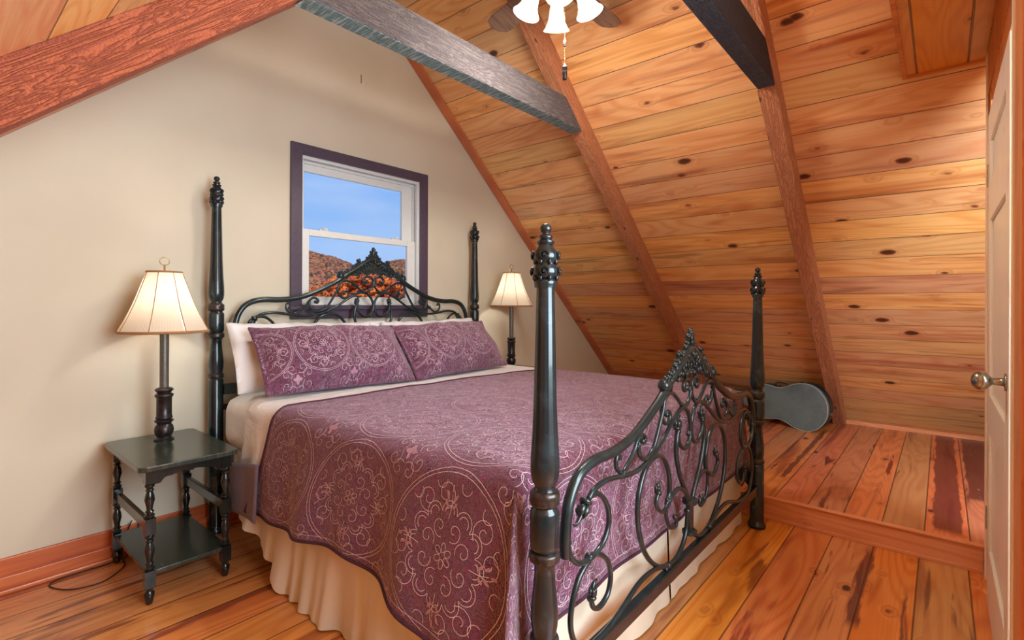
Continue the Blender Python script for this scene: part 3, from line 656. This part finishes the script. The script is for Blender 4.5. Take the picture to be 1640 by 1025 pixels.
# embroidery: stitched lines laid on the cloth
def spiral(cx,cy,r,turns,ang,hand=1,n=20,tail=1.0):
    out=[]
    for i in range(n+1):
        t=i/n; th=ang+hand*turns*2*PI*t; rr=r*(1-.86*t); out.append((cx+rr*cos(th),cy+rr*sin(th)))
    return out
def circle(cx,cy,r,n=40): return [(cx+r*cos(2*PI*i/n),cy+r*sin(2*PI*i/n)) for i in range(n+1)]
def medallion(cx,cy,S):
    L=[circle(cx,cy,.235*S,44),circle(cx,cy,.223*S,44)]
    for k in range(8):
        a=2*PI*k/8+PI/8*0
        hand=1 if k%2 else -1; a2=a+hand*.16
        px,py=cx+.165*S*cos(a2),cy+.165*S*sin(a2)
        L.append(spiral(px,py,.042*S,1.5,a2+PI,hand,22))
    for k in range(8):
        a=2*PI*(k+.5)/8; L.append(spiral(cx+.078*S*cos(a),cy+.078*S*sin(a),.030*S,1.15,a+PI,1 if k%2 else -1,16))
    for k in range(12):
        a=2*PI*k/12; c0=(cx+.118*S*cos(a),cy+.118*S*sin(a)); L.append([(c0[0]+.030*S*cos(a+q),c0[1]+.030*S*sin(a+q)) for q in [-1.7+3.4*i/10 for i in range(11)]])
        L.append([(c0[0]+.018*S*cos(a+q),c0[1]+.018*S*sin(a+q)) for q in [-1.7+3.4*i/8 for i in range(9)]])
        b=a+PI/12; L.append([(cx+.200*S*cos(b)+.020*S*cos(b+q),cy+.200*S*sin(b)+.020*S*sin(b+q)) for q in [1.5+3.3*i/8 for i in range(9)]])
    for k in range(6): a=2*PI*k/6; L.append([(cx+.022*S*(cos(a)+cos(a)*cos(t)*.6-sin(a)*sin(t)*.4),cy+.022*S*(sin(a)+sin(a)*cos(t)*.6+cos(a)*sin(t)*.4)) for t in [2*PI*i/9 for i in range(10)]])
    D=[]
    for k in range(4):
        a=2*PI*(k+.5)/4+PI/4; c=lambda r,t:(cx+S*(r*cos(a)-t*sin(a)),cy+S*(r*sin(a)+t*cos(a)))
        L.append([c(.10,0),c(.135,.004),c(.165,0)])
        for r,t,da in((.150,.012,.5),(.150,-.012,-.5),(.172,0,0),(.13,.010,.7),(.13,-.010,-.7)):
            e=[]; 
            for i in range(9):
                q=2*PI*i/8; lx,ly=.012*cos(q)+.010,.0045*sin(q); e.append(c(r+lx*cos(da)-ly*sin(da),t+lx*sin(da)+ly*cos(da)))
            D.append(e)
    return L,D
def sprig(cx,cy,S):
    L=[]
    for k in range(4):
        a=PI/4+k*PI/2
        for hnd in(1,-1): L.append(spiral(cx+.045*S*cos(a+hnd*.35),cy+.045*S*sin(a+hnd*.35),.022*S,1.2,a+PI,hnd,14))
    return L,[[ (cx+.014*S*cos(t)*(1+.35*cos(4*t)),cy+.014*S*sin(t)*(1+.35*cos(4*t))) for t in [2*PI*i/16 for i in range(17)]]]
def stitch(name,parent,lines,mapf,width,mat,dom):
    vs=[];fs=[]
    for L in lines:
        prev=None; n=len(L)
        for i,(a,b) in enumerate(L):
            if not(dom[0]<a<dom[1] and dom[2]<b<dom[3]): prev=None; continue
            a0,b0=L[max(0,i-1)]; a1,b1=L[min(n-1,i+1)]; d=math.hypot(a1-a0,b1-b0) or 1; tx,ty=-(b1-b0)/d*width/2,(a1-a0)/d*width/2
            k=len(vs); vs.append(tuple(mapf(a+tx,b+ty))); vs.append(tuple(mapf(a-tx,b-ty)))
            if prev is not None: fs.append((prev,prev+1,k+1,k))
            prev=k
    me=bpy.data.meshes.new(name); me.from_pydata(vs,[],fs); me.materials.append(mat); return tag(link(bpy.data.objects.new(name,me),parent),kind='stuff')
def fills(name,parent,polys,mapf,mat,dom):
    vs=[];fs=[]
    for L in polys:
        if not all(dom[0]<a<dom[1] and dom[2]<b<dom[3] for a,b in L): continue
        k=len(vs); vs+=[tuple(mapf(a,b)) for a,b in L[:-1]]; fs.append(tuple(range(k,k+len(L)-1)))
    me=bpy.data.meshes.new(name); me.from_pydata(vs,[],fs); me.materials.append(mat); return tag(link(bpy.data.objects.new(name,me),parent),kind='stuff')
TW,TL=Wd+2*OVL,LQ+OVF
E0=lambda a,b: qf(a/TW,b/TL,.0016)
LL=[];DD=[];SP=.485
for i in range(-1,8):
    for j in range(-1,6):
        l,d=medallion(.235+i*SP,.225+j*SP,1.0); LL+=l;DD+=d
        l,d=sprig(.235+(i+.5)*SP,.225+(j+.5)*SP,1.5); LL+=l;DD+=d
LL+=[[(t*TW/160,.03) for t in range(161)],[(t*TW/160,TL-.03) for t in range(161)],[(.03,t*TL/90) for t in range(91)],[(TW-.03,t*TL/90) for t in range(91)]]
dom=(.012,TW-.012,.012,TL-.012)
stitch('embroidery',quilt,LL,E0,.0019,M_THREAD,dom); fills('embroidered_leaf',quilt,DD,lambda a,b:qf(a/TW,b/TL,.002),M_PINKT,dom)
# folded-back lining corner under the head edge on the left
def lin(u,v):
    y=-.470-.30*u; z=.47-.21*v+.05*u*(1-v)-.0*u; return Vector((-.070-.012*v-.004*sin(u*7),y-.02*v*(1-u),z))
o=grid_obj('coverlet_lining',14,12,lin,M_LINING,quilt,solid=.010); tag(o,'grey-purple plain underside of the coverlet, folded out')
# top sheet: white band above the quilt and its crumpled drop on the left
def shf(u,v):
    a=-.375+u*(Wd+.75); oa=max(-a,a-Wd); b=v*.42
    b2=b-.10*max(0,oa)
    p=drape(a,b2,top=.770,ytop=-.52,flare=.015,amp=.012,kf=16,x0=-.012,x1=2.012,ye=-2.225)
    if oa>.08:
        k=min(1,(oa-.08)*4); n=(noise.noise(Vector((p.y*14,p.z*7,3)))*.02+noise.noise(Vector((p.y*30+p.z*9,p.z*12,8)))*.008)*k; p.x+=(-1 if a<0 else 1)*abs(n)
    return p
sheet=grid_obj('top_sheet',150,26,shf,M_SHEET,solid=.004); tag(sheet,'white top sheet turned down between pillows and coverlet, crumpled on the left side','sheet')
# bedskirt
def sk(path,nseg,zt=.44,zb=.006,lift=None,name='panel'):
    pts=path
    def f(u,v):
        x,y,nx,ny=pts(u); s_=u*nseg
        am=.001+.016*v**1.6; w=am*(sin(s_*.9)+.8*sin(s_*2.3+1.3)+.5*sin(s_*4.3+.4)*(.4+.6*sin(s_*.7)**2))
        zb_=zb+(lift(u) if lift else 0); z=zt+(zb_-zt)*v
        fl=.03*v*v
        return Vector((x+nx*(w+fl),y+ny*(w+fl),z))
    return f
skirt=empty('bedskirt',(0,0,0),'long cream bedskirt falling in soft pleats to the floor round the bed','bedskirt')
def lift(u):
    y=-.44-1.78*u; return .265*max(0,1-(-.44-y)/.52)**1.0 if y>-.96 else 0
f=sk(lambda u:(-.012,-.44-.68*u,-1,0),12,lift=lambda u:.265*max(0,1-u*.68/.52)); grid_obj('skirt_panel',60,14,f,M_SKIRT,skirt)
f=sk(lambda u:(-.016,-1.125-1.09*u,-1,0),18); grid_obj('skirt_panel',90,14,f,M_SKIRT,skirt)
f=sk(lambda u:(.0+.985*u,-2.228,0,-.5),11); grid_obj('skirt_panel',70,14,f,M_SKIRT,skirt)
f=sk(lambda u:(1.0+1.0*u,-2.228,0,-.35),11); grid_obj('skirt_panel',70,14,f,M_SKIRT,skirt)
f=sk(lambda u:(2.012,-2.22+1.76*u,1,0),26); grid_obj('skirt_panel',90,14,f,M_SKIRT,skirt)
# pillows
def pillow(name,c,w,h,t,tilt,mat,rz=0,ry=0,seed=0,label=None,catg='pillow',group=None,flange=.0,wr=.02,pinch=.05):
    """c bottom centre; local X across, Y up the face, Z outward from the face (towards the foot)"""
    Mx=Matrix.Translation(c)@Matrix.Rotation(rz,4,'Z')@Matrix.Rotation(tilt,4,'X')@Matrix.Rotation(ry,4,'Z')
    def shape(u,v,side,off=0.0):
        a=2*u-1;b=2*v-1
        fl=flange
        ax=max(0,1-abs(a)**2.6/(1-fl)**2.6) if abs(a)<1-fl else 0; bx_=max(0,1-abs(b)**2.4/(1-fl)**2.4) if abs(b)<1-fl else 0
        th=t*(ax**.55)*(bx_**.55)
        X=a*w/2*(1-pinch*(1-b*b)*abs(a)**3*.6); Y=h/2+b*h/2*(1-pinch*(1-a*a)*abs(b)**3*.8)
        n=noise.noise(Vector((X*5+seed,Y*5,side)))*wr*min(1,th*14+.15)+noise.noise(Vector((X*14+seed,Y*9,side+4)))*wr*.35
        Z=(th+n+.003+off)if side>0 else -(th*.55+.003)
        Y-=.02*(1-b)*0
        return Mx@Vector((X,Y,Z))
    nu,nv=44,30; bm=bmesh.new(); F=[[bm.verts.new(shape(i/nu,j/nv,1)) for i in range(nu+1)] for j in range(nv+1)]; B=[[bm.verts.new(shape(i/nu,j/nv,-1)) for i in range(nu+1)] for j in range(nv+1)]
    uvl=bm.loops.layers.uv.new()
    def face(vs,uv):
        f=bm.faces.new(vs)
        for l,q in zip(f.loops,uv): l[uvl].uv=q
    for j in range(nv):
        for i in range(nu):
            uv=[(i/nu*w+seed,j/nv*h),((i+1)/nu*w+seed,j/nv*h),((i+1)/nu*w+seed,(j+1)/nv*h),(i/nu*w+seed,(j+1)/nv*h)]
            face((F[j][i],F[j][i+1],F[j+1][i+1],F[j+1][i]),uv); face((B[j][i],B[j+1][i],B[j+1][i+1],B[j][i+1]),uv)
    for i in range(nu):
        face((F[0][i],B[0][i],B[0][i+1],F[0][i+1]),[(0,0)]*4); face((F[nv][i],F[nv][i+1],B[nv][i+1],B[nv][i]),[(0,0)]*4)
    for j in range(nv):
        face((F[j][0],F[j+1][0],B[j+1][0],B[j][0]),[(0,0)]*4); face((F[j][nu],B[j][nu],B[j+1][nu],F[j+1][nu]),[(0,0)]*4)
    o=obj(name,bm,mat,smooth=True); tag(o,label,catg,group); return o,shape
for cx,lab,sd,ry,cz in((.435,'white pillow at the left end of the headboard, sticking out behind the plum sham',1.3,-.02,.775),(1.42,'white pillow peeking over the top behind the right-hand plum sham',5.1,.02,.772)):
    pillow('pillow',(cx,-.40,cz),.88,.40,.085,R(62),M_WHITE,seed=sd,label=lab,ry=ry,wr=.05)
pillow('pillow',(.62,-.28,.775),.84,.37,.06,R(72),M_WHITE,seed=9.1,label='white pillow against the headboard, only its top edge showing at mid bed',wr=.02)
for cx,cy,w,rz,ry,sd,lab in((.478,-.645,.89,R(-2),R(-1.2),2.0,'larger-looking plum embroidered sham on the left, nearest the lit lamp'),(1.352,-.66,.89,R(3),R(.5),7.0,'plum embroidered sham on the right, its lower edge slumped on the sheet')):
    h=.41; o,shp=pillow('pillow_sham',(cx,cy,.786),w,h,.125,R(52),M_QUILT,rz=rz,ry=ry,seed=sd,label=lab,catg='pillow',flange=.06,wr=.032)
    L=[];D=[]
    for qx in(.0,.30,.60,.90):
        l,d=medallion(qx,.215,.62); L+=l;D+=d
        for qy in(.05,.375): l,d=sprig(qx+.15,qy,1.3);L+=l;D+=d
    dm=(.008,w-.008,.008,h-.008)
    stitch('embroidery',o,L,lambda a,b:shp(a/w,b/h,1,.0015),.0015,M_THREAD,dm); fills('embroidered_leaf',o,D,lambda a,b:shp(a/w,b/h,1,.002),M_PINKT,dm)
# ------------------------------------------------------------------ nightstands
def nightstand(cx,cy,w,d,H,lab):
    t=empty('nightstand',(cx,cy,0),lab,'nightstand','small black turned-leg side tables')
    def rr(x0,y0,x1,y1,r,n=6):
        out=[]
        for (X,Y,a0) in((x1-r,y1-r,0),(x0+r,y1-r,90),(x0+r,y0+r,180),(x1-r,y0+r,270)):
            for k in range(n+1): a=R(a0+90*k/n); out.append((X+r*cos(a),Y+r*sin(a)))
        return out
    bm=bmesh.new(); prism(bm,rr(-w/2,-d/2,w/2,d/2,.035),H-.022,H,'z'); obj('table_top',bm,M_TTOP,t,bevel=.004)
    lx,ly=w/2-.047,d/2-.045; k=H/.577
    for sx_ in(-1,1):
        for sy_ in(-1,1):
            bm=bmesh.new(); x,y=sx_*lx,sy_*ly; q=.019
            z=lambda v:v*k
            for a,b in((.50,.555),(.29,.355),(.070,.140)): box(bm,(x-q,y-q,z(a)),(x+q,y+q,z(b)))
            tv=lambda a,b:[(.013,a),(.018,a+.05*(b-a)),(.018,a+.10*(b-a)),(.012,a+.13*(b-a)),(.012,a+.16*(b-a)),(.017,a+.19*(b-a)),(.011,a+.24*(b-a)),(.012,a+.32*(b-a)),(.0185,a+.52*(b-a)),(.0165,a+.64*(b-a)),(.011,a+.76*(b-a)),(.016,a+.80*(b-a)),(.011,a+.85*(b-a)),(.018,a+.91*(b-a)),(.018,a+.96*(b-a)),(.013,b)]
            for a,b in((.355,.50),(.140,.29)): lathe(bm,[(r_,z(v)) for r_,v in tv(a,b)],20,(x,y,0))
            lathe(bm,[(.011,0),(.013,.004),(.018,z(.03)),(.019,z(.045)),(.013,z(.055)),(.015,z(.062)),(.018,z(.070))],20,(x,y,0))
            obj('leg',bm,M_BLACKW,t,True,angle=35)
    # scalloped aprons front and back, plain rails at the sides
    for sy_ in(-1,1):
        top_=H-.022; pts=[]
        n=40
        for i in range(n+1):
            u=i/n; x=-lx+.018+u*(2*lx-.036); a=abs(2*u-1)
            e=.030+.0*a
            if a>.86: e=.062
            elif a>.66: e=.040+.022*((a-.66)/.2)**2
            elif a>.55: e=.040
            else: e=.030+.010*(a/.55)**2+ (.006 if a<.12 else 0)
            pts.append((x,top_-e*k))
        pts=[(pts[0][0],top_)]+pts+[(pts[-1][0],top_)]
        bm=bmesh.new(); prism(bm,pts,sy_*ly-.008,sy_*ly+.008); obj('apron',bm,M_BLACKW,t)
    for sx_ in(-1,1):
        obj('side_rail',bx(((sx_*lx-.008,-ly+.018,H-.07),(sx_*lx+.008,ly-.018,H-.022))),M_BLACKW,t)
        obj('stretcher',bx(((sx_*lx-.010,-ly+.018,.300*k),(sx_*lx+.010,ly-.018,.345*k))),M_BLACKW,t,bevel=.003)
    obj('shelf',bx(((-lx-.012,-ly-.012,.121*k),(lx+.012,ly+.012,.137*k))),M_TTOP,t,bevel=.003)
    return t
HN=.577
nightstand(-.2875,-.353,.385,.605,HN,'black side table on the left with turned legs and lower shelf, on the floor')
nightstand(2.262,-.42,.385,.59,.70,'black side table right of the bed, mostly hidden by it, under the far lamp')
# ------------------------------------------------------------------ lamps
def lamp(cx,cy,z0,lab,pw):
    t=empty('table_lamp',(cx,cy,z0),lab,'lamp','pair of tall pleated-shade table lamps')
    bm=bmesh.new(); lathe(bm,[(.042,0),(.043,.006),(.034,.010),(.030,.016),(.038,.030),(.0415,.048),(.038,.066),(.029,.078),(.033,.084),(.040,.090),(.040,.096),(.031,.100),(.036,.106),(.036,.112),(.0325,.116),(.0325,.205),(.037,.210),(.040,.217),(.037,.223),(.028,.228),(.034,.236),(.040,.243),(.036,.250),(.022,.256)],32); obj('base',bm,M_LAMPB,t,True,angle=50)
    bm=bmesh.new(); lathe(bm,[(.0195,.254),(.0195,.56),(.012,.565),(.012,.60)],16); obj('stem',bm,M_LAMPP,t,True,angle=40)
    bm=bmesh.new(); 
    tube(bm,[(.05*cos(a),0,.68+.135*sin(a)) for a in [PI*i/16-.0 for i in range(17)]],.002,6); lathe(bm,[(.004,.80),(.004,.85),(.006,.852),(.002,.856)],12); tube(bm,[(.021*cos(a),.0,.872+.019*sin(a)) for a in [2*PI*i/24 for i in range(24)]],.0023,6,True)
    obj('harp_and_ring_finial',bm,M_BRASS,t,True)
    zb,zt,rb,rt=.530,.818,.192,.076; N=8; seg=N*8
    def sr(k,f):
        a=2*PI*k/seg; u=(k%8)/8; pol=cos(PI/N)/cos((u-.5)*2*PI/N); bell=1-.10*sin(PI*f)*.6
        r=(rb+(rt-rb)*f)*bell*(.35*pol+.65); return Vector((r*cos(a+.2),r*sin(a+.2),zb+(zt-zb)*f+ (.004*(1-f))*0))
    bm=bmesh.new(); g=[[bm.verts.new(sr(k,j/10)) for k in range(seg)] for j in range(11)]
    for j in range(10):
        for k in range(seg): bm.faces.new((g[j][k],g[j][(k+1)%seg],g[j+1][(k+1)%seg],g[j+1][k]))
    sh=obj('lamp_shade',bm,M_SHADE,t,True)
    bm=bmesh.new()
    for k in range(N): tube(bm,[sr(k*8,j/10)*1.0 for j in range(11)],.0019,6)
    tube(bm,[sr(k,0) for k in range(seg)],.0038,6,True,1.6); tube(bm,[sr(k,1) for k in range(seg)],.0035,6,True,1.4); obj('shade_piping',bm,M_SHTRIM,sh,True)
    bm=bmesh.new(); ball(bm,(0,0,.66),.028,1,1,1.15); lathe(bm,[(.014,.6),(.014,.635)],12); obj('bulb',bm,M_BULB,t,True)
    l=light('lamp_light','POINT',(cx,cy,z0+.665),pw,(1,.93,.80),.03); return t
lamp(-.272,-.205,HN,'tall lit table lamp with cream pleated shade on the left nightstand',14)
lamp(2.335,-.22,.70,'lit table lamp with cream pleated shade beyond the bed, on the right nightstand',14)
# cord
bm=bmesh.new(); tube(bm,cat([(-.36,-.03,.16),(-.40,-.05,.06),(-.41,-.09,.008),(-.415,-.154,.004),(-.46,-.22,.004),(-.53,-.267,.004),(-.627,-.235,.004),(-.679,-.135,.004),(-.645,-.092,.004),(-.555,-.090,.004),(-.45,-.088,.004),(-.38,-.085,.02),(-.345,-.06,.05),(-.33,-.025,.16)],6),.0028,6); tag(obj('power_cord',bm,M_CORD,None,True),'thin dark lamp cord looped on the floor beside the left nightstand','cord')
# ------------------------------------------------------------------ ceiling fan
fan=empty('ceiling_fan',(FANX,FANY,2.55),'ceiling fan with brown blades and lit white glass shades, top of the picture','ceiling fan')
def fo(n,bm,m,p=fan,**k): return obj(n,bm,m,p,True,angle=45)
bm=bmesh.new(); lathe(bm,[(.014,.50),(.014,.88),(.06,.885),(.07,.95)],20); fo('downrod',bm,M_BRASS)
bm=bmesh.new(); lathe(bm,[(.03,.245),(.075,.25),(.085,.27),(.10,.275),(.115,.33),(.11,.41),(.08,.46),(.03,.50)],32); fo('motor_housing',bm,M_BRASS)
bm=bmesh.new(); lathe(bm,[(.010,.138),(.022,.142),(.045,.165),(.055,.195),(.05,.220),(.028,.24),(.03,.25)],28); lk=fo('light_kit',bm,M_BRASS)
for k in range(5):
    a=R(2+72*k); Rm=Matrix.Rotation(a,4,'Z')@Matrix.Rotation(R(11),4,'X')
    bm=bmesh.new(); pts=[(.20,-.045),(.24,-.062),(.50,-.072),(.545,-.062),(.575,-.025),(.575,.025),(.545,.062),(.50,.072),(.24,.062),(.20,.045)]
    prism(bm,pts,-.003,.003,'z'); bmesh.ops.transform(bm,matrix=Matrix.Translation((0,0,.265))@Rm,verts=bm.verts[:]); b=obj('blade',bm,M_BLADE,fan,bevel=.0015)
    bm=bmesh.new(); prism(bm,[(.09,-.02),(.16,-.012),(.20,-.03),(.27,-.035),(.29,0),(.27,.035),(.20,.03),(.16,.012),(.09,.02)],-.009,-.004,'z'); bmesh.ops.transform(bm,matrix=Matrix.Translation((0,0,.265))@Rm,verts=bm.verts[:]); obj('blade_iron',bm,M_BRASS,b)
for k in range(4):
    KZ=.15; a=R(-142+90*k); hx,hy=cos(a),sin(a)
    bm=bmesh.new(); tube(bm,cat([(.03*hx,.03*hy,.075+KZ),(.07*hx,.07*hy,.085+KZ),(.105*hx,.105*hy,.07+KZ),(.112*hx,.112*hy,.045+KZ)],5),.009,10); arm=fo('lamp_arm',bm,M_BRASS,lk)
    bm=bmesh.new(); pr=[(.022,.03),(.028,.022),(.034,.0),(.038,-.03),(.044,-.060),(.056,-.085),(.066,-.098)]
    ring_=[]
    for r_,z_ in pr+[(r_-.003,z_) for r_,z_ in pr[::-1]]: ring_.append([bm.verts.new((r_*cos(2*PI*i/28),r_*sin(2*PI*i/28),z_)) for i in range(28)])
    for A_,B_ in zip(ring_,ring_[1:]):
        for i in range(28): bm.faces.new((A_[i],A_[(i+1)%28],B_[(i+1)%28],B_[i]))
    tl_=Matrix.Translation((.118*hx,.118*hy,.022+KZ))@Matrix.Rotation(R(20),4,Vector((hy,-hx,0)))
    bmesh.ops.transform(bm,matrix=tl_,verts=bm.verts[:]); fo('glass_shade',bm,M_FROST,arm)
    p=tl_@Vector((0,0,-.075)); light('fan_bulb_light','POINT',(FANX+p.x,FANY+p.y,2.55+p.z-.02),17,WARM,.045)
def chain(dx,dy,z0,z1,pend):
    bm=bmesh.new(); z=z0
    while z>z1: ball(bm,(dx,dy,z),.0024,sub=1); z-=.0062
    c=obj('pull_chain',bm,M_BRASS,fan,True)
    bm=bmesh.new()
    if pend: lathe(bm,[(.002,z1),(.005,z1-.008),(.012,z1-.018),(.014,z1-.028),(.010,z1-.034),(.0125,z1-.042),(.0125,z1-.055),(.010,z1-.060),(.0105,z1-.078),(.009,z1-.080)],14); mm=M_LAMPB
    else: lathe(bm,[(.002,z1),(.007,z1-.008),(.0075,z1-.03),(.004,z1-.036)],14); mm=M_NICK
    for v in bm.verts: v.co.x+=dx; v.co.y+=dy
    obj('pull_weight',bm,mm,c,True)
chain(.03,-.02,.15,-.15,True); chain(-.0,-.04,.15,-.055,False)
# ------------------------------------------------------------------ guitar case
gc=empty('guitar_case',(4.215,-1.85,ZP),'dark grey-green guitar case standing on its edge against the sloped boards','guitar case',rz=R(-13))
half=[(-2.337,0.0),(-2.330,.06),(-2.300,.125),(-2.24,.185),(-2.16,.210),(-2.06,.195),(-1.97,.155),(-1.90,.145),(-1.83,.158),(-1.76,.155),(-1.71,.115),(-1.685,.075),(-1.60,.060),(-1.35,.055),(-1.25,.075),(-1.12,.072),(-1.10,.0)]
def outl(s=0.0):
    zc=.333; top=cat([(0,a,zc+b*(1)) for a,b in half],4); bot=cat([(0,a,zc-b) for a,b in half[::-1]],4)
    pts=[(p.y,p.z) for p in top]+[(p.y,p.z) for p in bot[1:-1]]
    cy,cz=-1.9,zc
    if s:
        n=len(pts); out=[]
        for i in range(n):
            a=Vector(pts[i-1]);b=Vector(pts[(i+1)%n]); d=(b-a); 
            if d.length<1e-6: out.append(pts[i]); continue
            d.normalize(); out.append((pts[i][0]-d.y*s*-1,pts[i][1]+d.x*s*-1))
        return out
    return pts
o_=outl(); X=4.17; ZB=ZP-.0
def case_part(x0,x1,pts,name,mat,bev=.008,dome=0):
    bm=bmesh.new(); prism(bm,[(y,z) for y,z in pts],x0,x1,'x')
    for v in bm.verts: v.co-=Vector((4.17,-1.8,ZP))
    return obj(name,bm,mat,gc,bevel=bev)
zmin=min(z for y,z in o_)
case_part(4.115,4.16,o_,'lid',[M_CASE],.012); case_part(4.162,4.24,o_,'case_body',[M_CASED],.012)
bm=bmesh.new(); tube(bm,[(4.113-4.17,y+1.8,z-ZP) for y,z in o_],.0035,6,True); obj('piping',bm,M_STITCH,gc,True)
for y,z in((-2.342,.30),(-1.90,.482),(-2.1,.54)): obj('latch',bx(((4.15-4.17,y+1.8-.012,z-ZP-.012),(4.18-4.17,y+1.8+.012,z-ZP+.012))),M_NICK,gc,bevel=.002)
bm=bmesh.new(); tube(bm,cat([(4.165-4.17,-1.98+1.8,.49-ZP),(4.165-4.17,-1.97+1.8,.515-ZP),(4.165-4.17,-1.88+1.8,.515-ZP),(4.165-4.17,-1.87+1.8,.485-ZP)],5),.006,8); obj('handle',bm,M_CASED,gc,True)
# small nail marks on the gable wall
bm=bx(((.955,-.002,2.79),(.961,-.0004,2.85)),((1.0,-.002,2.80),(1.003,-.0004,2.806)))
tag(obj('wall_crack',bm,M_LAMPP),'short hairline mark high on the cream wall above the window','mark')
